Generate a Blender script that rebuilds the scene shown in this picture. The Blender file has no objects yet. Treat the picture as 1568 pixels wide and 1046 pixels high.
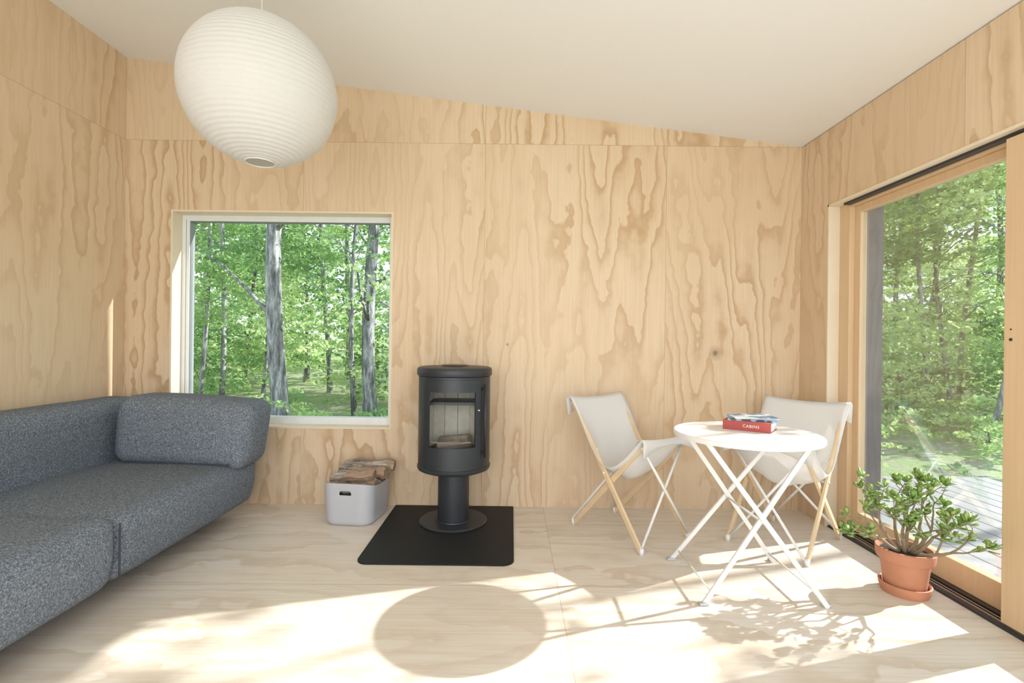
import bpy, bmesh, math, random
from mathutils import Vector, Matrix, noise as mnoise
random.seed(7)
sc = bpy.context.scene
try:
    sc.view_settings.view_transform = 'Standard'
except Exception: pass

# ------------------------------------------------------------ node helpers
class NB:
    def __init__(s, name):
        s.mat = bpy.data.materials.new(name); s.mat.use_nodes = True
        s.nt = s.mat.node_tree; s.nt.nodes.clear()
        s.out = s.nt.nodes.new('ShaderNodeOutputMaterial')
    def n(s, t): return s.nt.nodes.new(t)
    def put(s, sock, v):
        if isinstance(v, bpy.types.NodeSocket): s.nt.links.new(v, sock)
        elif v is not None:
            try: sock.default_value = v
            except Exception: sock.default_value = tuple(v) + (1.0,)
    def m(s, op, a, b=None, c=None):
        n = s.n('ShaderNodeMath'); n.operation = op
        s.put(n.inputs[0], a)
        if b is not None: s.put(n.inputs[1], b)
        if c is not None: s.put(n.inputs[2], c)
        return n.outputs[0]
    def obj(s):
        t = s.n('ShaderNodeTexCoord'); return t.outputs['Object']
    def sep(s, v):
        n = s.n('ShaderNodeSeparateXYZ'); s.put(n.inputs[0], v); return n.outputs
    def comb(s, x, y, z):
        n = s.n('ShaderNodeCombineXYZ')
        for i, k in enumerate((x, y, z)): s.put(n.inputs[i], k)
        return n.outputs[0]
    def noise(s, vec, scale, detail=2, rough=.5, dist=0):
        n = s.n('ShaderNodeTexNoise'); s.put(n.inputs['Vector'], vec)
        n.inputs['Scale'].default_value = scale; n.inputs['Detail'].default_value = detail
        n.inputs['Roughness'].default_value = rough; n.inputs['Distortion'].default_value = dist
        return n.outputs['Fac']
    def ramp(s, fac, stops, interp='LINEAR'):
        n = s.n('ShaderNodeValToRGB'); s.put(n.inputs[0], fac)
        cr = n.color_ramp; cr.interpolation = interp
        while len(cr.elements) < len(stops): cr.elements.new(.5)
        for e, (p, c) in zip(cr.elements, stops):
            e.position = p; e.color = (c[0], c[1], c[2], 1) if not isinstance(c, (int, float)) else (c, c, c, 1)
        return n.outputs[0]
    def mix(s, f, a, b, mode='MIX'):
        n = s.n('ShaderNodeMix'); n.data_type = 'RGBA'; n.blend_type = mode
        s.put(n.inputs[0], f)
        for sock, v in ((n.inputs[6], a), (n.inputs[7], b)):
            if isinstance(v, bpy.types.NodeSocket): s.nt.links.new(v, sock)
            else: sock.default_value = (v[0], v[1], v[2], 1)
        return n.outputs[2]
    def pr(s, col, rough=.5, metal=0, spec=None, bump=None, bstr=.2, bdist=.01, coat=0):
        p = s.n('ShaderNodeBsdfPrincipled')
        if isinstance(col, bpy.types.NodeSocket): s.nt.links.new(col, p.inputs['Base Color'])
        else: p.inputs['Base Color'].default_value = (col[0], col[1], col[2], 1)
        s.put(p.inputs['Roughness'], rough); p.inputs['Metallic'].default_value = metal
        if spec is not None: p.inputs['Specular IOR Level'].default_value = spec
        if bump is not None:
            b = s.n('ShaderNodeBump'); b.inputs['Strength'].default_value = bstr
            b.inputs['Distance'].default_value = bdist
            s.nt.links.new(bump, b.inputs['Height']); s.nt.links.new(b.outputs[0], p.inputs['Normal'])
        s.nt.links.new(p.outputs[0], s.out.inputs[0]); return p
    def thin(s, col, trans=.4, tcol=None):
        d = s.n('ShaderNodeBsdfDiffuse'); t = s.n('ShaderNodeBsdfTranslucent'); mx = s.n('ShaderNodeMixShader')
        for nd, c in ((d, col), (t, tcol if tcol is not None else col)):
            if isinstance(c, bpy.types.NodeSocket): s.nt.links.new(c, nd.inputs[0])
            else: nd.inputs[0].default_value = (c[0], c[1], c[2], 1)
        mx.inputs[0].default_value = trans
        s.nt.links.new(d.outputs[0], mx.inputs[1]); s.nt.links.new(t.outputs[0], mx.inputs[2])
        s.nt.links.new(mx.outputs[0], s.out.inputs[0])

def plain(name, col, rough=.5, metal=0, var=.06, vs=20, spec=None, bstr=0.0):
    b = NB(name); nz = b.noise(b.obj(), vs, 3)
    c = b.mix(nz, [k*(1-var) for k in col], [min(1, k*(1+var)) for k in col])
    b.pr(c, rough, metal, spec, bump=nz if bstr else None, bstr=bstr)
    return b.mat

def plywood(name, aH, aV, offH, offV, W, H, light, mid, dark, sh=3.1, sv=.36, K=15.0, amp=.9, knot=None, rough=.5, fineamt=.16):
    b = NB(name); s = b.sep(b.obj()); h, v = s[aH], s[aV]
    hh = b.m('DIVIDE', b.m('SUBTRACT', h, offH), W); vv = b.m('DIVIDE', b.m('SUBTRACT', v, offV), H)
    pid = b.m('ADD', b.m('MULTIPLY', b.m('FLOOR', hh), 3.73), b.m('MULTIPLY', b.m('FLOOR', vv), 11.31))
    fh, fv = b.m('FRACT', hh), b.m('FRACT', vv)
    eh = b.m('MULTIPLY', b.m('MINIMUM', fh, b.m('SUBTRACT', 1.0, fh)), W)
    ev = b.m('MULTIPLY', b.m('MINIMUM', fv, b.m('SUBTRACT', 1.0, fv)), H)
    seam = b.m('LESS_THAN', b.m('MINIMUM', eh, ev), .0015)
    n1 = b.noise(b.comb(b.m('MULTIPLY', h, sh), b.m('MULTIPLY', v, sv), pid), 1.0, 1.5, .35)
    n2 = b.noise(b.comb(b.m('MULTIPLY', h, 10.0), b.m('MULTIPLY', v, 6.5), pid), 1.0, 2.0, .5)
    t = b.m('ADD', b.m('MULTIPLY', n1, K), b.m('MULTIPLY', n2, 1.15))
    f = b.m('FRACT', t)
    ring = b.ramp(f, [(0, 1.0), (.14, .75), (.30, .28), (.55, .06), (.93, 0.0), (1, .9)])
    am = b.noise(b.comb(b.m('MULTIPLY', h, 1.1), b.m('MULTIPLY', v, .6), b.m('ADD', pid, 5.0)), 1.0, 1.0)
    am = b.m('MULTIPLY', b.ramp(am, [(.36, .28), (.58, 1.0)]), amp)
    ringf = b.m('MULTIPLY', ring, am)
    fine = b.noise(b.comb(b.m('MULTIPLY', h, 110.0), b.m('MULTIPLY', v, 3.0), pid), 1.0, 2.0)
    tone = b.noise(b.comb(b.m('MULTIPLY', h, .9), b.m('MULTIPLY', v, .7), b.m('MULTIPLY', pid, 2.0)), 1.0, 2.0)
    base = b.mix(b.ramp(tone, [(.32, 0.0), (.68, 1.0)]), light, mid)
    c = b.mix(ringf, base, dark)
    c = b.mix(b.m('MULTIPLY', b.ramp(fine, [(.35, 1.0), (.6, 0.0)]), fineamt), c, dark)
    if knot:
        for (kh, kv, kr) in knot:
            d = b.m('SQRT', b.m('ADD', b.m('POWER', b.m('SUBTRACT', h, kh), 2.0), b.m('POWER', b.m('MULTIPLY', b.m('SUBTRACT', v, kv), .9), 2.0)))
            d = b.m('ADD', d, b.m('MULTIPLY', b.m('SUBTRACT', n2, .5), kr*.8))
            c = b.mix(b.m('MULTIPLY', b.ramp(b.m('DIVIDE', d, kr*2.5), [(.15, 1.0), (.35, .45), (1, 0.0)]), .75), c, (.16, .09, .05))
    c = b.mix(b.m('MULTIPLY', seam, .45), c, [k*.45 for k in dark])
    b.pr(c, rough, spec=.25)
    return b.mat

# ------------------------------------------------------------ mesh helpers
def link(o, parent=None):
    sc.collection.objects.link(o)
    if parent is not None: o.parent = parent
    return o
def mobj(name, V, F, mat=None, parent=None, smooth=False, mi=None):
    me = bpy.data.meshes.new(name); me.from_pydata([tuple(v) for v in V], [], F)
    mats = mat if isinstance(mat, (list, tuple)) else [mat]
    for m in mats:
        if m: me.materials.append(m)
    if mi:
        for p, i in zip(me.polygons, mi): p.material_index = i
    if smooth:
        for p in me.polygons: p.use_smooth = True
    me.update()
    return link(bpy.data.objects.new(name, me), parent)
def empty(name, loc=(0, 0, 0), rz=0):
    e = bpy.data.objects.new(name, None); e.location = loc; e.rotation_euler = (0, 0, rz)
    e.empty_display_size = .1
    sc.collection.objects.link(e); return e
BF = [(0, 3, 2, 1), (4, 5, 6, 7), (0, 1, 5, 4), (1, 2, 6, 5), (2, 3, 7, 6), (3, 0, 4, 7)]
class Acc:
    def __init__(s): s.V = []; s.F = []; s.M = []
    def add(s, V, F, mi=0):
        o = len(s.V); s.V += [Vector(v) for v in V]; s.F += [tuple(i+o for i in f) for f in F]; s.M += [mi]*len(F)
    def box(s, x0, x1, y0, y1, z0, z1, mi=0):
        s.add([(x0,y0,z0),(x1,y0,z0),(x1,y1,z0),(x0,y1,z0),(x0,y0,z1),(x1,y0,z1),(x1,y1,z1),(x0,y1,z1)], BF, mi)
    def hexa(s, pts, mi=0): s.add(pts, BF, mi)
    def obj(s, name, mats, parent=None, smooth=False, bevel=0, auto=False):
        o = mobj(name, s.V, s.F, mats, parent, smooth, s.M)
        if bevel:
            b = o.modifiers.new('bev', 'BEVEL'); b.width = bevel; b.segments = 2; b.limit_method = 'ANGLE'
        return o
def lathe(prof, seg=48, cx=0, cy=0):
    V = []; F = []
    for (r, z) in prof:
        for i in range(seg):
            a = 2*math.pi*i/seg; V.append((cx+r*math.cos(a), cy+r*math.sin(a), z))
    n = len(prof)
    for j in range(n-1):
        for i in range(seg):
            k = (i+1) % seg; F.append((j*seg+i, j*seg+k, (j+1)*seg+k, (j+1)*seg+i))
    if prof[0][0] > 1e-6: F.append(tuple(reversed(range(seg))))
    if prof[-1][0] > 1e-6: F.append(tuple((n-1)*seg+i for i in range(seg)))
    return V, F
def lobj(name, prof, mat, parent=None, seg=48, cx=0, cy=0, smooth=True, cap=True):
    V, F = lathe(prof, seg, cx, cy)
    if not cap: F = [f for f in F if len(f) <= 4]
    o = mobj(name, V, F, mat, parent, smooth)
    if smooth:
        e = o.modifiers.new('es', 'EDGE_SPLIT'); e.split_angle = math.radians(35)
    return o
def tube(pts, rad, seg=8):
    pts = [Vector(p) for p in pts]; V = []; F = []
    n = len(pts)
    if not isinstance(rad, (list, tuple)): rad = [rad]*n
    up = None
    for i, p in enumerate(pts):
        t = (pts[min(i+1, n-1)]-pts[max(i-1, 0)]).normalized()
        if up is None: up = Vector((0, 0, 1)) if abs(t.z) < .9 else Vector((1, 0, 0))
        a = t.cross(up).normalized(); b = t.cross(a).normalized(); up = -b if (-b).dot(up) > 0 else b
        for k in range(seg):
            w = 2*math.pi*k/seg; V.append(p+(a*math.cos(w)+b*math.sin(w))*rad[i])
    for i in range(n-1):
        for k in range(seg):
            l = (k+1) % seg; F.append((i*seg+k, i*seg+l, (i+1)*seg+l, (i+1)*seg+k))
    F.append(tuple(reversed(range(seg)))); F.append(tuple((n-1)*seg+k for k in range(seg)))
    return V, F
def bar(p0, p1, w, t, side):
    p0 = Vector(p0); p1 = Vector(p1); d = (p1-p0).normalized(); s = Vector(side); s = (s-d*s.dot(d)).normalized()
    u = d.cross(s).normalized(); V = []
    for p in (p0, p1):
        for a, b in ((-1, -1), (1, -1), (1, 1), (-1, 1)): V.append(p+s*a*w/2+u*b*t/2)
    return V, BF
def cushion(name, x0, x1, y0, y1, z0, z1, r, mat, parent, puff=(0, 0, 0), n=26, deform=None):
    cx, cy, cz = (x0+x1)/2, (y0+y1)/2, (z0+z1)/2; hx, hy, hz = (x1-x0)/2, (y1-y0)/2, (z1-z0)/2
    bm = bmesh.new(); bmesh.ops.create_cube(bm, size=2)
    bmesh.ops.subdivide_edges(bm, edges=bm.edges[:], cuts=n, use_grid_fill=True)
    for v in bm.verts:
        p = v.co.copy()
        q0 = Vector([math.copysign(abs(c)**.6, c) for c in p])
        w = Vector((q0.x*hx, q0.y*hy, q0.z*hz))
        q = Vector((max(-hx+r, min(hx-r, w.x)), max(-hy+r, min(hy-r, w.y)), max(-hz+r, min(hz-r, w.z))))
        d = w-q
        if d.length > 1e-7: w = q+d.normalized()*r
        ax, ay, az = w.x/hx, w.y/hy, w.z/hz
        w = w+Vector((puff[0]*ax*(1-ay*ay)*(1-az*az), puff[1]*ay*(1-ax*ax)*(1-az*az), puff[2]*az*(1-ax**4)*(1-ay**4)))
        w = w+Vector((cx, cy, cz))
        w += Vector((1,1,1))*0.006*mnoise.noise(w*4)
        if deform: w = deform(w, ax, ay, az)
        v.co = w
    me = bpy.data.meshes.new(name); bm.to_mesh(me); bm.free(); me.materials.append(mat)
    for p in me.polygons: p.use_smooth = True
    return link(bpy.data.objects.new(name, me), parent)

# ------------------------------------------------------------ materials
LT, MD, DK = (.765, .61, .435), (.705, .535, .36), (.52, .34, .19)
m_back = plywood('plywood_back', 0, 2, -.193, 2.437-2.44*2, 1.22, 2.44, LT, MD, DK, knot=[(1.366, 1.048, .022), (-.03, 1.09, .006)])
m_side = plywood('plywood_side', 1, 2, .94, 2.437-2.44*2, 1.22, 2.44, LT, MD, DK, amp=.7)
FL, FM, FD = (.82, .765, .69), (.77, .70, .61), (.57, .455, .335)
m_floor = plywood('floor_plywood', 1, 0, 2.28-1.22*4, .22-2.44*2, 1.22, 2.44, FL, FM, FD, sh=2.4, sv=.6, K=9, amp=.6, rough=.33, fineamt=.3)
m_ceil = plain('ceiling_paint', (.87, .868, .86), .8, var=.01)
m_trimw = plain('pale_pine', (.80, .69, .53), .5, vs=6)
b = NB('door_pine'); s_ = b.sep(b.obj())
g_ = b.noise(b.comb(b.m('MULTIPLY', s_[0], 60.0), b.m('MULTIPLY', s_[1], 60.0), b.m('MULTIPLY', s_[2], 2.0)), 1, 3)
b.pr(b.mix(g_, (.64, .44, .26), (.76, .57, .37)), .4); m_pine = b.mat
m_alu = plain('white_window_frame', (.80, .83, .84), .35)
m_blk = plain('black_track', (.03, .03, .035), .4)
m_ext = plain('exterior_siding', (.16, .17, .19), .8, var=.3, vs=8)
b = NB('window_glass'); tr = b.n('ShaderNodeBsdfTransparent'); gl = b.n('ShaderNodeBsdfGlossy'); gl.inputs['Roughness'].default_value = .0
fr = b.n('ShaderNodeFresnel'); fr.inputs[0].default_value = 1.35; mx = b.n('ShaderNodeMixShader')
tr.inputs[0].default_value = (.98, .995, .995, 1)
b.nt.links.new(b.m('MULTIPLY', fr.outputs[0], .4), mx.inputs[0]); b.nt.links.new(tr.outputs[0], mx.inputs[1]); b.nt.links.new(gl.outputs[0], mx.inputs[2])
b.nt.links.new(mx.outputs[0], b.out.inputs[0]); m_glass = b.mat
# ------------------------------------------------------------ room
XL, XR, YB, YF = -2.61, 1.934, 3.38, -1.6
def cz(x): return 2.441+.1206*(XR-x)
WX0, WX1, WZ0, WZ1 = -2.30, -.807, .51, 1.97
A = Acc()
def wp(x0, x1, z0, z1=None, y0=YB, y1=YB+.22):
    a = z1 if z1 else cz(x0); c = z1 if z1 else cz(x1)
    A.hexa([(x0,y0,z0),(x1,y0,z0),(x1,y1,z0),(x0,y1,z0),(x0,y0,a),(x1,y0,c),(x1,y1,c),(x0,y1,a)])
wp(XL-.2, WX0, 0); wp(WX0, WX1, 0, WZ0); wp(WX0, WX1, WZ1); wp(WX1, XR+.28, 0)
A.obj('wall_back', [m_back])
A = Acc(); A.box(XL-.2, XL, YF, YB, 0, cz(XL)); A.obj('wall_left', [m_side])
DY0, DY1, DZ = -.9, 3.09, 1.97
A = Acc()
A.box(XR, 2.0, DY1, YB, 0, cz(2.0)); A.box(XR, 2.0, DY0, DY1, DZ, cz(2.0)); A.box(XR, 2.0, YF, DY0, 0, cz(2.0))
A.box(2.0, 2.2, DY1-.0, YB, 0, cz(2.2), 1); A.box(2.08, 2.22, 3.015, DY1, -.1, 1.99, 1)
A.box(2.0, 2.2, DY0, DY1, DZ, cz(2.2), 1); A.box(2.0, 2.2, YF, DY0, 0, cz(2.2), 1)
A.obj('wall_right', [m_side, m_ext])
A = Acc()
def wf(x0, x1, z0, z1=None):
    wp(x0, x1, z0, z1, YF-.2, YF)
wf(XL-.2, -2.3, 0); wf(-2.3, 1.7, 0, .3); wf(-2.3, 1.7, 2.3); wf(1.7, XR+.28, 0)
A.obj('wall_front', [m_back])
A = Acc(); x0, x1 = XL-.2, XR+.28
A.hexa([(x0,YF-.2,cz(x0)),(x1,YF-.2,cz(x1)),(x1,YB+.22,cz(x1)),(x0,YB+.22,cz(x0)),(x0,YF-.2,cz(x0)+.2),(x1,YF-.2,cz(x1)+.2),(x1,YB+.22,cz(x1)+.2),(x0,YB+.22,cz(x0)+.2)])
A.obj('ceiling', [m_ceil])
A = Acc(); A.box(XL-.2, XR+.1, YF-.2, YB+.22, -.15, 0); A.obj('floor', [m_floor])

# back window
w = empty('window_1')
A = Acc()
A.box(WX0, WX0+.012, YB-.003, YB+.1, WZ0, WZ1); A.box(WX1-.012, WX1, YB-.003, YB+.1, WZ0, WZ1)
A.box(WX0+.012, WX1-.012, YB-.003, YB+.1, WZ1-.012, WZ1); A.box(WX0+.012, WX1-.012, YB-.003, YB+.1, WZ0, WZ0+.012)
A.obj('reveal_liner', [m_trimw], w)
A = Acc(); f = .05
a0, a1, c0, c1 = WX0+.01, WX1-.01, WZ0+.01, WZ1-.01
A.box(a0, a0+f, YB+.1, YB+.16, c0, c1); A.box(a1-f*.7, a1, YB+.1, YB+.16, c0, c1)
A.box(a0+f, a1-f*.7, YB+.1, YB+.16, c0, c0+f); A.box(a0+f, a1-f*.7, YB+.1, YB+.16, c1-f*.8, c1)
A.obj('frame', [m_alu], w)
A = Acc(); A.box(a0+f*.55, a0+f*.6, YB+.0985, YB+.1005, c0+.03, c1-.03, 0); A.box(a0+f, a0+f+.004, YB+.108, YB+.155, c0+f, c1-f*.8)
A.box(a0+f, a1-f*.7, YB+.108, YB+.155, c1-f*.8-.003, c1-f*.8); A.obj('gasket', [plain('grey_gasket', (.22, .24, .25), .5)], w)
A = Acc(); A.box(a0+f, a1-f*.7, YB+.13, YB+.134, c0+f, c1-f*.8); A.obj('glass', [m_glass], w)
w = empty('window_2'); A = Acc()
for x in (-2.3, -.97, .37, 1.65): A.box(x, x+.05, YF-.15, YF-.09, .3, 2.3)
A.box(-2.3, 1.7, YF-.15, YF-.09, .3, .35); A.box(-2.3, 1.7, YF-.15, YF-.09, 2.25, 2.3); A.obj('frame', [m_alu], w)
# sliding door
d = empty('door_1')
A = Acc()
A.box(XR-.004, 2.0, DY1-.014, DY1, 0, DZ, 1); A.box(XR-.004, 2.0, DY0, DY1, DZ-.014, DZ, 1)
A.box(2.0, 2.08, 2.99, DY1, .0, DZ); A.box(2.0, 2.08, DY0, 2.99, 1.935, DZ); A.box(2.0, 2.08, DY0, DY0+.06, 0, DZ)
A.obj('frame', [m_pine, m_trimw], d, bevel=.002)
A = Acc(); A.box(XR+.03, 2.0, DY0, 2.99, 1.944, 1.956); A.box(XR+.006, 1.99, DY0, DY1-.02, 0, .012); A.box(2.0, 2.08, DY0, 2.99, 0, .02)
A.obj('track', [m_blk], d)
A = Acc(); A.box(1.955, 1.962, DY0, 2.99, .012, .02); A.box(1.976, 1.983, DY0, 2.99, .012, .02); A.obj('track_rail', [plain('alu_rail', (.6, .6, .6), .3, 1)], d)
def panel(nm, X0, X1, y0, y1, st=.05):
    A = Acc()
    A.box(X0, X1, y1-st, y1, .02, 1.935); A.box(X0, X1, y0, y0+.12, .02, 1.935)
    A.box(X0, X1, y0+.12, y1-st, .02, .134); A.box(X0, X1, y0+.12, y1-st, 1.893, 1.935)
    A.obj(nm+'_frame', [m_pine], d, bevel=.003)
    A = Acc(); g = (X0+X1)/2; A.box(g-.003, g+.003, y0+.12, y1-st, .134, 1.893); A.obj(nm+'_glass', [m_glass], d)
panel('fixed_panel', 2.03, 2.07, 1.90, 2.99)
panel('sliding_panel', 1.95, 1.995, .82, 1.995, .15)
panel('fixed_panel_front', 2.03, 2.07, -.84, .94)
A = Acc()
V, F = tube([(1.9495, 1.965, 1.14), (1.947, 1.965, 1.14)], .006, 12); A.add(V, F); V, F = tube([(1.9495, 1.965, 1.18), (1.947, 1.965, 1.18)], .003, 12); A.add(V, F)
A.obj('lock_bore', [m_blk], d)

# ------------------------------------------------------------ lantern
b = NB('rice_paper'); nz = b.noise(b.obj(), 60, 4)
b.thin(b.mix(nz, (.77, .76, .75), (.83, .82, .81)), .32, (.80, .78, .75)); m_paper = b.mat
LX, LY, LZ, R = -1.050, 2.08, 2.128, .30
L = empty('paper_lantern', (LX, LY, LZ))
prof = []; ribs = 40; per = 5
for i in range(ribs*per+1):
    a = math.radians(10)+(math.pi-math.radians(21))*i/(ribs*per)
    sc_ = 1-.007*abs(math.cos(math.pi*i/per))**3
    prof.append((R*math.sin(a)*sc_, R*math.cos(a)*.985*sc_))
prof = prof[::-1]
V, F = lathe(prof, 96); F = [f for f in F if len(f) == 4]
V2 = []
for (x, y, z) in V:
    a = math.atan2(y, x); k = 1-.004*abs(math.sin(a*12)); V2.append((x*k, y*k, z))
mobj('shade', V2, F, m_paper, L, True)
m_wire = plain('lantern_wire', (.75, .73, .70), .5)
rb = R*math.sin(math.radians(11)); zb = -R*math.cos(math.radians(11))*.985
def ring(r, z, t, seg=40): return tube([(r*math.cos(2*math.pi*i/seg), r*math.sin(2*math.pi*i/seg), z) for i in range(seg+1)], t, 6)
A = Acc(); A.add(*ring(rb, zb, .003)); A.add(*ring(R*math.sin(math.radians(10)), R*.97, .003))
A.add(*tube([(-.05, 0, R*.97), (0, 0, R*.97+.0), (.05, 0, R*.97)], .002)); A.add(*tube([(0, 0, R*.97), (0, 0, -R*.1)], .002))
A.obj('wire_frame', [m_wire], L, True)
V, F = tube([(0, 0, -.02), (0, 0, cz(LX)-LZ)], .0022, 8); mobj('cord', V, F, m_wire, L, True)
lobj('bulb', [(0.001, -.12), (.02, -.115), (.032, -.09), (.03, -.06), (.015, -.03), (.014, 0.0), (.001, .0)], m_paper, L, 24)

# ------------------------------------------------------------ sofa
b = NB('grey_tweed'); co = b.obj()
n1 = b.noise(co, 260, 2, .7); n2 = b.noise(co, 120, 2, .6)
mixf = b.m('ADD', b.m('MULTIPLY', n1, .65), b.m('MULTIPLY', n2, .35))
c = b.ramp(mixf, [(.34, (.06, .073, .095)), (.5, (.155, .18, .215)), (.66, (.39, .425, .475))])
b.pr(c, .95, spec=.1, bump=n1, bstr=.4, bdist=.003)
m_tweed = b.mat
S = empty('sofa')
def sd(w_, ax, ay, az):
    if ax > .5 and az < 0: w_.x -= .03*(-az)
    return w_
cushion('seat_rear', -2.585, -1.575, 2.025, 3.15, .10, .375, .06, m_tweed, S, (.015, 0, .015), deform=sd)
cushion('seat_front', -2.585, -1.56, .85, 2.02, .10, .40, .06, m_tweed, S, (.015, 0, .01), deform=sd)
cushion('backrest', -2.595, -2.34, .9, 3.27, .30, .735, .085, m_tweed, S, (.01, 0, .005))
def bd(w_, ax, ay, az):
    if ax > 0: w_.x += -.05*(1-az)/2*ax
    else: w_.x += -.03*(1-az)/2*abs(ax)
    w_.z += -.018*ax
    return w_
cushion('arm_bolster', -2.27, -1.485, 2.87, 3.17, .365, .75, .075, m_tweed, S, (.012, .02, .015), deform=bd)
m_pipe = plain('sofa_piping', (.05, .06, .08), .9)
A = Acc(); A.add(*tube([(-1.568, 2.0225, z/100) for z in range(15, 37, 3)], .004, 6))
A.add(*tube([(-2.2+.06*i, 2.862+.003*math.sin(i), .40-.0015*i) for i in range(11)], .004, 6))
A.obj('piping', [m_pipe], S, True)
A = Acc(); A.box(-2.5, -1.80, .95, 3.05, .055, .12)
for x in (-2.45, -1.95):
    for y in (1.0, 2.0, 2.95): A.box(x, x+.05, y, y+.05, 0, .06)
A.obj('plinth', [m_blk], S)

# ------------------------------------------------------------ stove
m_iron = plain('cast_iron_paint', (.038, .044, .052), .42, .3, var=.1, vs=200, bstr=.05)
m_mat = plain('hearth_black', (.014, .016, .018), .6, 0, var=.25, vs=120, spec=.3)
m_brick = plain('vermiculite', (.70, .64, .54), .9, var=.15, vs=30)
A = Acc()
x0, x1, y0, y1, r = -.765, .022, 2.48, 3.365, .06
pts = []
for (cx_, cy_, a0_) in ((x1-r, y1-.01, 0), (x0+r, y1-.01, 90), (x0+r, y0+r, 180), (x1-r, y0+r, 270)):
    rr = r if cy_ < 3 else .01
    cxx = cx_ if cy_ < 3 else (x1-.01 if a0_ == 0 else x0+.01)
    for i in range(9):
        a = math.radians(a0_+i*90/8); pts.append((cxx+rr*math.cos(a), cy_+rr*math.sin(a)))
n = len(pts); V = [(x, y, 0.0) for x, y in pts]+[(x, y, .007) for x, y in pts]
F = [tuple(reversed(range(n))), tuple(range(n, 2*n))]+[(i, (i+1) % n, n+(i+1) % n, n+i) for i in range(n)]
mobj('hearth_mat', V, F, m_mat)
SX, SY = -.348, 3.085
T = empty('wood_stove', (SX, SY, .007))
lobj('base_disc', [(.001, 0), (.205, 0), (.207, .006), (.20, .012), (.11, .014), (.108, .02), (.001, .02)], m_iron, T, 64)
lobj('pedestal', [(.001, .02), (.095, .02), (.095, .325), (.001, .325)], m_iron, T, 48)
lobj('body_floor', [(.001, .318), (.19, .318), (.216, .328), (.222, .34), (.222, .352), (.214, .356), (.001, .356)], m_iron, T, 72)
lobj('lid', [(.001, .888), (.205, .888), (.206, .892), (.224, .894), (.228, .90), (.228, .930), (.222, .941), (.206, .946), (.09, .947), (.085, .951), (.08, .956), (.001, .957)], m_iron, T, 72)
def shell(nm, rad, z0, z1, a0_, a1_, na, hole, mat, th):
    zs = sorted(set([z0, z1]+([hole[2], hole[3]] if hole else [])+[z0+(z1-z0)*i/12 for i in range(13)]))
    an = sorted(set([a0_+(a1_-a0_)*i/na for i in range(na+1)]+([hole[0], hole[1]] if hole else [])))
    V = [(rad*math.sin(math.radians(a)), -rad*math.cos(math.radians(a)), z) for z in zs for a in an]; F = []
    m = len(an)
    for j in range(len(zs)-1):
        for i in range(m-1):
            ac, zc = (an[i]+an[i+1])/2, (zs[j]+zs[j+1])/2
            if hole and hole[0] < ac < hole[1] and hole[2] < zc < hole[3]: continue
            F.append((j*m+i, j*m+i+1, (j+1)*m+i+1, (j+1)*m+i))
    o = mobj(nm, V, F, mat, T, True)
    s_ = o.modifiers.new('sol', 'SOLIDIFY'); s_.thickness = th; s_.offset = -1
    e = o.modifiers.new('es', 'EDGE_SPLIT'); e.split_angle = math.radians(40)
    return o
shell('body_shell', .217, .352, .89, -180, 180, 90, (-46, 50, .40, .868), m_iron, .012)
shell('door', .2225, .385, .875, -45, 50, 44, (-36, 40, .485, .805), m_iron, .012)
shell('door_glass', .214, .475, .815, -39, 43, 24, None, m_glass, .003)
A = Acc()
for i in range(8):
    a0_ = math.radians(70+i*27.5); a1_ = math.radians(70+(i+1)*27.5-1.0)
    p = [(.175*math.sin(a), -.175*math.cos(a)) for a in (a0_, a1_)]; q = [(.20*math.sin(a), -.20*math.cos(a)) for a in (a0_, a1_)]
    A.hexa([(p[0][0],p[0][1],.42),(p[1][0],p[1][1],.42),(q[1][0],q[1][1],.42),(q[0][0],q[0][1],.42),(p[0][0],p[0][1],.86),(p[1][0],p[1][1],.86),(q[1][0],q[1][1],.86),(q[0][0],q[0][1],.86)])
A.obj('firebrick', [m_brick], T)
lobj('fire_grate', [(.001, .42), (.195, .42), (.195, .44), (.001, .44)], m_iron, T, 40)
A = Acc(); A.box(-.14, .14, -.10, .13, .72, .737); A.obj('baffle', [m_iron], T)
A = Acc()
A.add(*tube([(.205*math.sin(math.radians(a)), -.205*math.cos(math.radians(a)), .515) for a in range(-34, 38, 4)], .005, 6))
A.add(*tube([(-.1, -.08, .47), (.1, .02, .48)], .03, 7)); A.add(*tube([(-.09, .06, .48), (.1, -.06, .52)], .026, 7))
A.obj('fire_logs', [plain('charred_wood', (.28, .22, .17), .9, var=.5, vs=30)], T)
A = Acc(); ah = math.radians(56)
hx, hy = .236*math.sin(ah), -.236*math.cos(ah)
A.add(*tube([(hx, hy, .42), (hx, hy, .85)], .008, 10)); 
for z in (.45, .82): A.add(*tube([(hx, hy, z), (hx*.9, hy*.9, z)], .007, 8))
A.obj('handle', [m_iron], T, True)
A = Acc(); hx, hy = .226*math.sin(math.radians(45)), -.226*math.cos(math.radians(45)); A.add(*tube([(hx*.98, hy*.98, .70), (hx*1.02, hy*1.02, .70)], .004, 10)); A.obj('latch', [m_alu], T)

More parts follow.
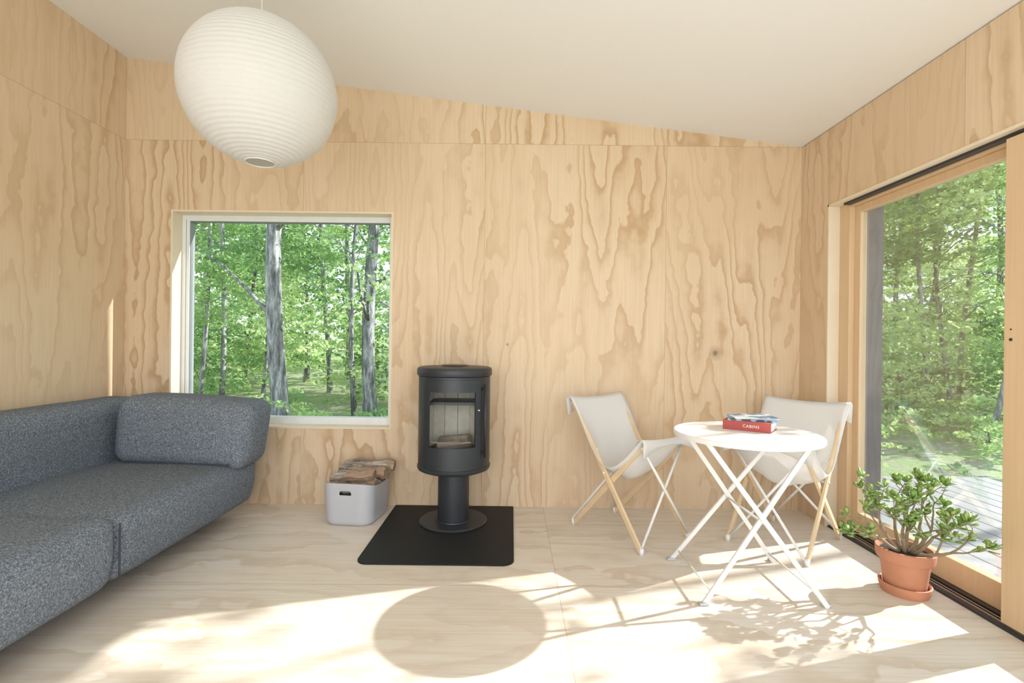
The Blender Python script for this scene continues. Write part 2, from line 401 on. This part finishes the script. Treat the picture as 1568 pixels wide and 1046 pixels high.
# ------------------------------------------------------------ firewood basket
K = empty('firewood_basket', (-.955, 3.155, 0), math.radians(-7))
m_bin = plain('grey_plastic', (.52, .53, .57), .5, var=.02)
def rrect(hx, hy, r, step=.006):
    P = []
    for (sx, sy, a0_) in ((1, -1, -90), (1, 1, 0), (-1, 1, 90), (-1, -1, 180)):
        cx_, cy_ = sx*(hx-r), sy*(hy-r)
        for i in range(8): 
            a = math.radians(a0_+i*90/8); P.append((cx_+r*math.cos(a), cy_+r*math.sin(a)))
        a = math.radians(a0_+90); e0 = (cx_+r*math.cos(a), cy_+r*math.sin(a))
        L_ = 2*(hy-r) if (sx, sy) in ((1, -1), (-1, 1)) else 2*(hx-r)
        dx, dy = {(1, -1): (0, 1), (1, 1): (-1, 0), (-1, 1): (0, -1), (-1, -1): (1, 0)}[(sx, sy)]
        k = max(1, int(L_/step))
        for i in range(k): P.append((e0[0]+dx*L_*i/k, e0[1]+dy*L_*i/k))
    return P
nz_ = 40; Hb = .236; V = []; F = []
base = rrect(.160, .185, .080)
for j in range(nz_+1):
    z = .002+(Hb-.002)*j/nz_; t = j/nz_
    kx = .91+.09*t**.7
    if t < .1: kx -= .10*(1-t/.1)**2*.5
    for (x, y) in base:
        lift = .020*(abs(y)/.185)**2*t - .014*t*(1-(abs(y)/.185)**2)
        V.append((x*kx, y*kx, z+lift))
m_ = len(base)
for j in range(nz_):
    for i in range(m_):
        k = (i+1) % m_; q = [V[j*m_+i], V[j*m_+k], V[(j+1)*m_+k], V[(j+1)*m_+i]]
        c_ = [sum(p[a] for p in q)/4 for a in range(3)]
        if c_[1] < -.13 or c_[1] > .13:
            ax_ = max(0, abs(c_[0])-.026)
            if math.hypot(ax_, c_[2]-.198) < .012: continue
        F.append((j*m_+i, j*m_+k, (j+1)*m_+k, (j+1)*m_+i))
F.append(tuple(reversed(range(m_))))
o = mobj('bin', V, F, m_bin, K, True); s_ = o.modifiers.new('s', 'SOLIDIFY'); s_.thickness = .006; s_.offset = -1
b = NB('split_log'); co = b.obj(); s_ = b.sep(co)
n1 = b.noise(b.comb(b.m('MULTIPLY', s_[0], 7.0), b.m('MULTIPLY', s_[1], 80.0), b.m('MULTIPLY', s_[2], 80.0)), 1, 4, .6); n2 = b.noise(co, 10, 3); oi = b.n('ShaderNodeObjectInfo')
c = b.mix(b.ramp(n1, [(.35, 0.0), (.65, 1.0)]), (.13, .10, .085), (.58, .51, .43)); c2 = b.mix(n1, (.28, .18, .12), (.50, .36, .25))
c = b.mix(b.ramp(b.m('ADD', n2, b.m('MULTIPLY', b.m('SUBTRACT', oi.outputs['Random'], .5), .6)), [(.50, 0.0), (.60, 1.0)]), c, c2); b.pr(c, .95, bump=n1, bstr=.7, bdist=.012); m_log = b.mat
def logm(nm, c0, ang, tilt, ln, r, par, rot):
    rnd = random.Random(nm+str(c0)); n = 9; seg = 14
    sh = [r*(.75+.4*rnd.random()) for _ in range(n)]; V = []; F = []
    for i in range(seg+1):
        x = -ln/2+ln*i/seg
        for k in range(n):
            a = 2*math.pi*k/n+rot; rr = sh[k]*(1+.2*(rnd.random()-.4))
            V.append((x+(rnd.random()-.5)*.012, rr*math.cos(a), rr*math.sin(a)*.9+.006*math.sin(i*.8+rot)))
    for i in range(seg):
        for k in range(n):
            l = (k+1) % n; F.append((i*n+k, (i+1)*n+k, (i+1)*n+l, i*n+l))
    F.append(tuple(range(n))); F.append(tuple(seg*n+k for k in reversed(range(n))))
    o = mobj(nm, V, F, m_log, par); o.location = c0; o.rotation_euler = (0, tilt, ang); return o
for i, (c0, a, t, ln, r) in enumerate([((-.01, -.085, .205), .10, .03, .25, .042), ((.0, .0, .205), -.12, -.04, .27, .048), ((0, .10, .215), .05, .0, .27, .048),
        ((-.015, -.045, .262), .12, -.04, .27, .038), ((.02, .045, .275), -.05, .04, .31, .042), ((.03, .115, .300), .06, -.02, .33, .038), 
        ((0.05, 0, .08), 1.5, .0, .28, .055), ((-.06, 0, .08), 1.6, .0, .28, .055)]):
    logm('log_%d' % (i+1), c0, a, t, ln, r, K, i)

# ------------------------------------------------------------ chairs
b = NB('white_canvas'); nz = b.noise(b.obj(), 400, 2); b.thin(b.mix(nz, (.84, .83, .81), (.91, .90, .89)), .25); m_canvas = b.mat
m_bamboo = plain('bamboo', (.76, .58, .37), .45, var=.12, vs=12)
m_white = plain('white_metal', (.84, .84, .83), .35, var=.01)
def chair(cx_, cy_, ang):
    C = empty('canvas_folding_chair', (cx_, cy_, 0), ang)
    l = .265; w = .205
    A = Acc()
    for s in (-1, 1):
        A.add(*bar((l, s*w, .008), (-l, s*w, .755), .03, .016, (1, 0, 0)))
        A.add(*bar((-l, s*(w-.02), .008), (l, s*(w-.02), .58), .03, .016, (1, 0, 0)))
    A.obj('side_frames', [m_bamboo], C, bevel=.004)
    A = Acc()
    for s in (-1, 1):
        A.add(*tube([(l+s*.007, s*(w-.01), .03), (l+s*.007-.02, -s*(w-.01), .56)], .0075, 8))
        A.add(*tube([(-l+s*.007, s*(w-.01), .03), (-.08+s*.007, -s*(w-.01), .50)], .0075, 8))
        A.add(*tube([(l, s*w, 0), (l, s*w, .035)], .013, 10)); A.add(*tube([(-l, s*(w-.02), 0), (-l, s*(w-.02), .035)], .013, 10))
    A.add(*tube([(0, -w-.012, .385-.01), (0, -w+.035, .375)], .007, 8)); A.add(*tube([(0, w-.035, .375), (0, w+.012, .375)], .007, 8))
    A.obj('cross_rods', [m_white], C, True)
    nu, nv = 40, 18; V = []; F = []
    P = [(-l-.010, .782), (-.12, .60), (-.09, .38), (.02, .31), (.16, .47), (l+.016, .602)]
    def bez(P, t):
        P = [Vector((a, b_)) for a, b_ in P]
        while len(P) > 1: P = [P[i].lerp(P[i+1], t) for i in range(len(P)-1)]
        return P[0]
    for i in range(nu+1):
        t = i/nu; p = bez(P, t); st = math.sin(math.pi*t)
        for j in range(nv+1):
            v = -1+2*j/nv
            wid = (w+.030)*(1-.06*st)
            sag = (.085*st**1.2+.016)*(1-v*v)
            xx = p.x-(.035*math.sin(math.pi*min(1, t*2)))*(1-v*v); zz = p.y-sag
            zz += .006*math.sin(v*7+t*9)*st+.003*math.sin(v*17-t*5)*st
            V.append((xx+.014*(1-t), v*wid, zz+.006))
    m = nv+1
    for i in range(nu):
        for j in range(nv): F.append((i*m+j, i*m+j+1, (i+1)*m+j+1, (i+1)*m+j))
    for (row, dx, dz) in ((0, -.030, -.02), (nu, .014, -.02)):
        prev = row*m; 
        for st_ in range(2):
            o0 = len(V)
            for j in range(nv+1):
                v = -1+2*j/nv; x, y, z = V[prev+j]
                if st_ == 0: V.append((x+dx, y, z+dz))
                else: V.append((x+(.02 if row == 0 else -.004), y, z-(.10 if row == 0 else .085)*(.15+.85*v*v)))
            for j in range(nv): F.append((prev+j, o0+j, o0+j+1, prev+j+1))
            prev = o0
    o = mobj('canvas_sling', V, F, m_canvas, C, True); s_ = o.modifiers.new('s', 'SOLIDIFY'); s_.thickness = .003; s_.offset = 0
    return C
chair(.695, 2.965, math.atan2(-.8, .6))
chair(1.565, 2.85, math.atan2(-.64, -.77))

# ------------------------------------------------------------ table
Tb = empty('round_folding_table', (1.088, 2.33, 0))
lobj('top', [(.001, .684), (.305, .684), (.307, .680), (.317, .680), (.320, .685), (.320, .698), (.315, .703), (.001, .703)], m_white, Tb, 96)
A = Acc()
for (yf, yt, dy) in ((-.19, -.13, 0), (.25, .15, 0)):
    A.add(*bar((-.26, yf, .0), (.235, yt, .68), .021, .012, (1, 0, 0)))
    A.add(*bar((.26, yf-.016, .0), (-.235, yt-.016, .68), .021, .012, (1, 0, 0)))
A.obj('crossed_legs', [m_white], Tb, bevel=.002)
A = Acc()
for s in (-1, 1):
    A.add(*tube([(s*.225, -.18, .05), (s*.225, .235, .05)], .004, 8)); A.add(*tube([(s*.235, -.15, .672), (s*.235, .16, .672)], .006, 8))
A.add(*tube([(0, -.19, .343), (0, .22, .343)], .005, 8))
A.box(-.24, .24, -.012, .012, .668, .684)
A.obj('stretchers', [m_white], Tb, True)
A = Acc()
for s in (-1, 1):
    A.box(s*.26-.02, s*.26+.02, -.205, -.18, 0, .012); A.box(s*.26-.02, s*.26+.02, .235, .262, 0, .012)
A.obj('feet', [plain('grey_rubber', (.5, .52, .54), .6)], Tb, bevel=.003)
m_red = plain('red_cloth', (.45, .085, .075), .6); m_page = plain('paper_pages', (.80, .77, .71), .8)
ba = math.atan2(-.13, .156)
B = empty('hardcover_book', (1.15, 2.42, .7035), ba+.05)
A = Acc(); A.box(-.105, .105, -.078, .078, 0, .003); A.box(-.105, .105, -.078, .078, .041, .044); A.box(-.105, .105, -.080, -.076, 0, .044); A.obj('cover', [m_red], B, bevel=.001)
A = Acc(); A.box(-.101, .101, -.075, .074, .003, .041); A.obj('pages', [m_page], B)
def text(nm, s, size, loc, rot, mat, par, sp=1):
    cu = bpy.data.curves.new(nm, 'FONT'); cu.body = s; cu.size = size; cu.extrude = .0003; cu.align_x = 'CENTER'; cu.align_y = 'CENTER'; cu.space_character = sp
    cu.materials.append(mat); o = bpy.data.objects.new(nm, cu); o.location = loc; o.rotation_euler = rot; return link(o, par)
m_ink = plain('white_ink', (.9, .88, .85), .6)
text('spine_title', 'CABINS', .019, (.02, -.0803, .022), (math.pi/2, 0, 0), m_ink, B, 1.15)
B = empty('magazine', (1.16, 2.43, .748), ba+.32)
A = Acc(); A.box(-.105, .105, -.075, .075, 0, .007); A.obj('pages', [m_page], B)
b = NB('magazine_cover'); q = b.noise(b.obj(), 22, 1)
c = b.mix(b.ramp(q, [(.45, 0.0), (.5, 1.0)], 'LINEAR'), (.04, .05, .07), (.25, .45, .65)); b.pr(c, .3); m_cov = b.mat
A = Acc(); A.box(-.107, .107, -.077, .077, .007, .0085); A.box(-.107, .107, -.077, -.0755, -.001, .0085); A.obj('cover', [m_cov], B)
B2 = empty('magazine', (1.165, 2.435, .757), ba+.6)
A = Acc(); A.box(-.10, .10, -.07, .07, 0, .005); A.obj('pages', [m_page], B2)
b = NB('magazine_cover_pale'); q = b.noise(b.obj(), 16, 1)
b.pr(b.mix(b.ramp(q, [(.5, 0.0), (.54, 1.0)]), (.75, .82, .88), (.10, .25, .42)), .3)
A = Acc(); A.box(-.101, .101, -.071, .071, .005, .0065); A.obj('cover', [b.mat], B2)

# ------------------------------------------------------------ potted jade plant
m_terra = plain('terracotta', (.54, .24, .14), .75, var=.12, vs=15)
m_soil = plain('soil', (.05, .035, .025), 1, var=.5, vs=90, bstr=.8)
PX, PY = 1.785, 2.27
P_ = empty('potted_jade_plant', (PX, PY, 0))
lobj('saucer', [(.001, 0), (.088, 0), (.098, .03), (.100, .045), (.095, .047), (.090, .044), (.084, .012), (.001, .012)], m_terra, P_)
lobj('pot', [(.001, .014), (.076, .014), (.078, .02), (.094, .145), (.096, .15), (.107, .152), (.109, .157), (.113, .195), (.110, .200), (.101, .200), (.099, .192), (.095, .175), (.001, .175)], m_terra, P_)
lobj('soil', [(.001, .176), (.097, .176), (.098, .180), (.06, .186), (.001, .188)], m_soil, P_)
rnd = random.Random(21)
BA = Acc(); tips = []
def branch(p, dirv, ln, r, depth):
    pts = [p]; rs = [r]; d_ = dirv.normalized(); n = 5
    for i in range(n):
        d_ = (d_+Vector((rnd.uniform(-.25, .25), rnd.uniform(-.25, .25), rnd.uniform(-.12, .16)))).normalized()
        q_ = pts[-1]+d_*ln/n
        if q_.x > .105: q_.x = .105-rnd.random()*.02
        if q_.z > .52: q_.z = .52-rnd.random()*.02
        pts.append(q_); rs.append(r*(1-.4*(i+1)/n))
        if depth == 0 and i > 2: tips.append((pts[-1].copy(), d_.copy()))
        if depth == 1 and i > 2: tips.append((pts[-1].copy(), d_.copy()))
    BA.add(*tube(pts, rs, 7))
    if depth == 0: tips.append((pts[-1], d_)); tips.append((pts[-1], d_)); return
    for k in range(3 if depth > 1 else 2):
        nd_ = (d_+Vector((rnd.uniform(-1, 1), rnd.uniform(-1, 1), rnd.uniform(-.4, .35)))*.85).normalized()
        branch(pts[-1] if k < 2 else pts[3], nd_, ln*rnd.uniform(.6, .85), rs[-1]*.8, depth-1)
for (dx, dy, dz, ln) in ((-.8, -.1, .45, .16), (.3, -.35, .9, .15), (-.1, .3, 1, .16), (.35, -.8, .6, .17), (-.45, .4, .8, .15), (.5, -1.1, .45, .15), (-.35, -.5, .7, .15), (.1, .1, 1, .16), (.35, -.7, .8, .15)):
    branch(Vector((dx*.03, dy*.03, .18)), Vector((dx, dy, dz)), ln, .0095, 2)
BA.obj('branches', [plain('jade_stem', (.30, .24, .16), .8)], P_, True)
LA = Acc()
def jleaf(p, d_, ln, wd):
    d_ = d_.normalized(); s = d_.cross(Vector((0, 0, 1)))
    if s.length < .1: s = Vector((1, 0, 0))
    s = s.normalized(); s = (s+Vector((rnd.uniform(-.4,.4), rnd.uniform(-.4,.4), rnd.uniform(-.4,.4)))).normalized(); u = s.cross(d_).normalized()
    outline = [(0, .14), (.22, .5), (.5, .92), (.72, 1.0), (.9, .72), (1.0, .0)]
    L1 = [p+d_*ln*t+s*wd*w_*.5+u*ln*.12*t*t for t, w_ in outline]; L2 = [p+d_*ln*t-s*wd*w_*.5+u*ln*.12*t*t for t, w_ in outline[:-1]]
    loop = L1+L2[::-1]; n = len(loop); c0 = p+d_*ln*.55
    V = loop+[c0+u*wd*.16, c0-u*wd*.10]
    F = [(i, (i+1) % n, n) for i in range(n)]+[((i+1) % n, i, n+1) for i in range(n)]
    LA.add(V, F, 0 if rnd.random() < .5 else 1)
for (p, d_) in tips:
    for k in range(rnd.choice((1, 2, 2))):
        dd = (d_*.5+Vector((rnd.uniform(-1, 1), rnd.uniform(-1, 1), rnd.uniform(-.4, .9)))).normalized()
        q_ = p+dd*.003
        if q_.x+dd.x*.045 > .138: dd.x = -abs(dd.x)
        jleaf(q_, dd, rnd.uniform(.030, .046), rnd.uniform(.022, .031))
def leafmat(name, c1, c2, tr=.35):
    b = NB(name); c = b.mix(b.noise(b.obj(), 25, 2), c1, c2)
    d1 = b.n('ShaderNodeBsdfPrincipled'); b.nt.links.new(c, d1.inputs['Base Color']); d1.inputs['Roughness'].default_value = .35
    t = b.n('ShaderNodeBsdfTranslucent'); b.nt.links.new(c, t.inputs[0]); mx = b.n('ShaderNodeMixShader'); mx.inputs[0].default_value = tr
    b.nt.links.new(d1.outputs[0], mx.inputs[1]); b.nt.links.new(t.outputs[0], mx.inputs[2]); b.nt.links.new(mx.outputs[0], b.out.inputs[0]); return b.mat
LA.obj('leaves', [leafmat('jade_leaf', (.22, .38, .09), (.36, .54, .15), .25), leafmat('jade_leaf_young', (.38, .54, .15), (.54, .66, .26), .3)], P_, True)

# ------------------------------------------------------------ outdoors
b = NB('forest_ground'); n1 = b.noise(b.obj(), 2.0, 5, .7); n2 = b.noise(b.obj(), 18, 4, .7)
c = b.mix(b.ramp(n1, [(.42, 0.0), (.6, 1.0)]), (.42, .38, .28), (.28, .42, .15)); c = b.mix(b.ramp(n2, [(.5, 0.0), (.7, .6)]), c, (.62, .63, .48)); b.pr(c, .95, bump=n2, bstr=.5, bdist=.05)
V = []; F = []; N = 60
def gz(x, y): return -.38+max(0, math.hypot(x, y)-9)*.05
for j in range(N+1):
    for i in range(N+1):
        x = -45+90*i/N; y = -30+80*j/N; z = gz(x, y)+.10*mnoise.noise(Vector((x*.3, y*.3, 0)))
        V.append((x, y, z))
for j in range(N):
    for i in range(N): F.append((j*(N+1)+i, j*(N+1)+i+1, (j+1)*(N+1)+i+1, (j+1)*(N+1)+i))
mobj('forest_ground', V, F, b.mat, None, True)
A = Acc(); x = 2.23
while x < 4.25:
    A.box(x, x+.13, -2.5, 4.6, -.12, -.085); x += .142
for y in (-2.4, -.8, .9, 2.6, 4.5): A.box(2.25, 4.3, y, y+.05, -.5, -.12)
A.obj('deck', [plain('weathered_deck', (.40, .395, .385), .8, var=.25, vs=5)])

def leafcluster(nm, n, rx, rz, size, seed, m, tw=22, sp=.12):
    r_ = random.Random(seed); V = []; F = []; twigs = [Vector((r_.gauss(0, .45)*rx, r_.gauss(0, .45)*rx, r_.gauss(0, .42)*rz)) for _ in range(max(6, n//tw))]
    for i in range(n):
        t = r_.choice(twigs); p = t+Vector((r_.gauss(0, sp)*rx, r_.gauss(0, sp)*rx, r_.gauss(0, sp*.42)*rz))
        nrm = Vector((r_.gauss(0, .6), r_.gauss(0, .6), r_.gauss(.6, .5))).normalized()
        a = nrm.cross(Vector((r_.random()-.5, r_.random()-.5, r_.random()-.5))).normalized(); bb = nrm.cross(a)
        s_ = size*r_.uniform(.6, 1.3); o = len(V)
        V += [p-a*s_*.55, p+bb*s_*.3-a*s_*.1, p+bb*s_*.22+a*s_*.3, p+a*s_*.55, p-bb*s_*.22+a*s_*.3, p-bb*s_*.3-a*s_*.1]
        F += [(o, o+1, o+2, o+3), (o, o+3, o+4, o+5)]
    me = bpy.data.meshes.new(nm); me.from_pydata([tuple(v) for v in V], [], F); me.materials.append(m); me.update(); return me
def fol(name, stops, tr):
    b = NB(name); oi = b.n('ShaderNodeObjectInfo'); nz = b.noise(b.obj(), 3.0, 2)
    f = b.m('ADD', b.m('MULTIPLY', oi.outputs['Random'], .5), b.m('MULTIPLY', nz, .6))
    c = b.ramp(f, stops); b.thin(c, tr, b.mix(1.0, c, (1.15, 1.1, .9), 'MULTIPLY')); return b.mat
m_fol = fol('oak_foliage', [(.18, (.10, .21, .11)), (.5, (.33, .51, .24)), (.85, (.68, .82, .44))], .5)
cl = [leafcluster('leaf_cluster_%d' % i, 600, 1.15, .8, .10, i, m_fol) for i in range(4)]
cls = [leafcluster('leaf_cluster_sparse_%d' % i, 230, .9, .7, .11, 50+i, m_fol) for i in range(2)]
clv = [leafcluster('leaf_spray_%d' % i, 60, .9, .8, .10, 80+i, m_fol, tw=8, sp=.12) for i in range(3)]
b = NB('bark'); s_ = b.sep(b.obj()); n1 = b.noise(b.comb(b.m('MULTIPLY', s_[0], 14.0), b.m('MULTIPLY', s_[1], 14.0), b.m('MULTIPLY', s_[2], 3.0)), 1, 4, .7)
b.pr(b.ramp(n1, [(.35, (.08, .08, .085)), (.5, (.24, .24, .25)), (.66, (.54, .54, .55))]), .95, bump=n1, bstr=.8, bdist=.03); m_bark = b.mat
rf = random.Random(5)
trees = []
def inst(par, me, loc, s_):
    o = bpy.data.objects.new('foliage', me); o.location = loc; o.rotation_euler = (rf.uniform(-.3, .3), rf.uniform(-.3, .3), rf.uniform(0, 6.3))
    o.scale = (s_, s_, s_*rf.uniform(.8, 1)); link(o, par)
def instn(me, loc, s_):  # undergrowth and shrub foliage too, parented to the nearest tree only for grouping
    par = min(trees, key=lambda t: (t.location.x-loc[0])**2+(t.location.y-loc[1])**2)
    inst(par, me, Vector(loc)-Vector(par.location), s_)
def sunclear(x, y, z, rad):
    for (ox, oy, oz, rr) in ((2.03, 2.5, 1.0, 1.1), (-1.6, 3.5, 1.3, .9)):
        k = (x-ox)/1.29
        if k > 0:
            if abs(y-(oy+.36*k)) < rad+rr and abs(z-(oz+.7*k)) < rad+rr: return False
    return True
def tree(x, y, r, lean=(0, 0), h=7.5, nf=4, low=2.4):
    t = empty('sun_block_trunk', (x, y, gz(x, y)-.1)); trees.append(t)
    pts = []; rs = []
    low = max(low, .30*y+1.6)
    for i in range(13):
        k = i/12; pts.append((lean[0]*k*h*.3+.12*math.sin(k*5+x), lean[1]*k*h*.3+.1*math.cos(k*4+y)-.1, k*h)); rs.append(r*(1.3 if i == 0 else 1)*(1-.5*k))
    V, F = tube(pts, rs, 12); mobj('trunk', V, F, m_bark, t, True)
    A = Acc()
    for i in range(7):
        k = rf.uniform(.25, .95); p = Vector(pts[int(k*12)]); a = rf.uniform(0, 6.3); dd = Vector((math.cos(a), math.sin(a), rf.uniform(.2, .8)))
        A.add(*tube([p, p+dd*.5+Vector((0, 0, .1)), p+dd*1.0+Vector((.1, 0, .05)), p+dd*1.6], [r*.3, r*.2, r*.12, r*.05], 6))
    A.obj('boughs', [m_bark], t, True)
    for i in range(nf):
        loc = Vector((rf.gauss(0, .9), rf.gauss(0, .9), rf.uniform(low, max(h, low+.5))))
        if sunclear(x+loc.x, y+loc.y, loc.z, 1.0): inst(t, rf.choice(cl), loc, rf.uniform(.8, 1.15))
for (q, y, r, ln) in ((-.452, 7.6, .13, (.03, 0)), (-.262, 9.0, .125, (-.1, 0)), (-.575, 9.5, .05, (.0, 0)), (-.62, 9, .04, (.2, 0)), (-.50, 10, .04, (.25, 0)),
                      (-.30, 9.5, .05, (-.05, 0)), (-.37, 12, .06, (0, 0)), (-.53, 13, .07, (.2, 0)), (-.20, 10, .1, (0, 0)), (-.72, 10, .12, (0, 0)), (-.41, 14, .07, (0, 0)), (-.33, 15, .08, (.1, 0)), (-.47, 15, .08, (.1, 0)), (-.60, 14, .08, (.0, 0))):
    tree(q*y, y, r, ln)
for (q, y, r, ln) in ((.93, 7.5, .04, (.5, 0)), (.80, 10, .045, (.1, 0)), (.86, 10.5, .045, (-.1, 0)), (1.02, 9, .08, (0, 0)), (.77, 12, .06, (0, 0)), (.90, 12, .06, (.05, 0)), (1.12, 9, .09, (0, 0)), (.83, 13, .07, (0, 0)), (.6, 10, .12, (0, 0)), (.95, 13, .08, (0, 0))):
    tree(q*y, y, r, ln)
def fill(q0, q1, y0, y1, n, z0, zt, seed, p=1.0, big=1.0):
    r_ = random.Random(seed)
    for _ in range(n):
        y = r_.uniform(y0, y1); x = y*r_.uniform(q0, q1); z = gz(x, y)+z0*y+r_.random()**p*((zt-z0)*y+1.1)
        if not sunclear(x, y, z, 1.0): continue
        instn(r_.choice(cl), (x, y, z), r_.uniform(.7, 1.2)*big)
fill(-.85, -.1, 9.5, 15, 42, .02, .10, 1); fill(-.85, -.1, 10, 16, 54, .08, .36, 2)
fill(-.85, -.1, 7.2, 9, 16, .18, .33, 12, 1, .7)
fill(-.85, -.1, 17, 25, 56, .0, .30, 3, 1, 1.6)
fill(.58, 1.2, 8, 13, 32, .02, .10, 4); fill(.58, 1.2, 9, 15, 60, .12, .48, 5)
fill(.58, 1.2, 16, 24, 54, .0, .40, 6, 1, 1.6)
for i in range(28):
    y = rf.uniform(6.4, 9.4); x = y*rf.uniform(-.8, -.15); instn(rf.choice(cls), (x, y, gz(x, y)+.12), rf.uniform(.4, .75))
for i in range(24):
    y = rf.uniform(6.0, 8.8); x = y*rf.uniform(.66, 1.1); instn(rf.choice(cls), (x, y, gz(x, y)+.12), rf.uniform(.4, .7))
t_ = empty('sun_block_trunk', (1.45, 4.28, -.45)); V, F = tube([(0, 0, 0), (.02, 0, 1.5), (0, .02, 3), (.05, 0, 5.5)], [.15, .115, .11, .08], 14); mobj('trunk', V, F, m_bark, t_, True)  # unseen trunk added behind the back wall to narrow the sun strip
O = empty('sun_block_trunk', (9.5, 5.2, -.4))
for (x, y, z, s_) in ((6.9, 4.3, 3.7, .5), (7.2, 3.4, 4.3, .55), (6.3, 3.85, 4.0, .35), (6.0, 3.1, 2.7, .24)):
    inst(O, rf.choice(cls), Vector((x, y, z))-O.location, s_)
for (x, y, z, s_) in ((6.2, 4.0, 3.9, .8), (4.9, 3.1, 2.3, .6), (6.4, 3.4, 3.0, .7), (4.6, 3.4, 2.6, .5)):
    inst(O, rf.choice(clv), Vector((x, y, z))-O.location, s_)
V, F = tube([(9.5, 5.2, -.4), (9.5, 5.2, 2.5), (8.2, 4.4, 3.8), (7.0, 4.0, 3.9), (6.0, 3.5, 3.8)], [.08, .06, .04, .025, .01], 6); V = [v-O.location for v in V]; mobj('bough', V, F, m_bark, O, True)

# ------------------------------------------------------------ light
wd = bpy.data.worlds.new('World'); sc.world = wd; wd.use_nodes = True; nt = wd.node_tree
bg = nt.nodes['Background']; tc = nt.nodes.new('ShaderNodeTexCoord'); sp = nt.nodes.new('ShaderNodeSeparateXYZ'); cr = nt.nodes.new('ShaderNodeValToRGB')
nt.links.new(tc.outputs['Generated'], sp.inputs[0]); nt.links.new(sp.outputs[2], cr.inputs[0]); nt.links.new(cr.outputs[0], bg.inputs[0])
cr.color_ramp.elements[0].color = (.86, .93, 1, 1); cr.color_ramp.elements[1].color = (.6, .78, 1, 1); cr.color_ramp.elements[1].position = .8
bg.inputs[1].default_value = 1.7
sun = bpy.data.lights.new('sun', 'SUN'); sun.energy = 8.8; sun.angle = .0093; sun.color = (1, .965, .92)
so = bpy.data.objects.new('sun', sun); link(so); so.rotation_euler = Vector((-1.29, -.36, -.7)).to_track_quat('-Z', 'Y').to_euler(); so.location = (12, 6, 8)
al = bpy.data.lights.new('interior_fill', 'AREA'); al.shape = 'RECTANGLE'; al.size = 3.9; al.size_y = 1.9; al.energy = 82; al.color = (.96, .98, 1)  # added fill lamp behind the camera, brightens the interior
ao = bpy.data.objects.new('interior_fill', al); link(ao); ao.location = (-.3, YF+.06, 1.3); ao.rotation_euler = (math.pi/2, 0, 0)

# ------------------------------------------------------------ camera
cam = bpy.data.cameras.new('camera'); co_ = bpy.data.objects.new('camera', cam); link(co_)
cam.sensor_width = 36; cam.lens = 36*770/1568; cam.clip_start = .02
co_.location = (0, 0, 1.11); co_.rotation_euler = (math.pi/2, -.0116, 0)
sc.camera = co_
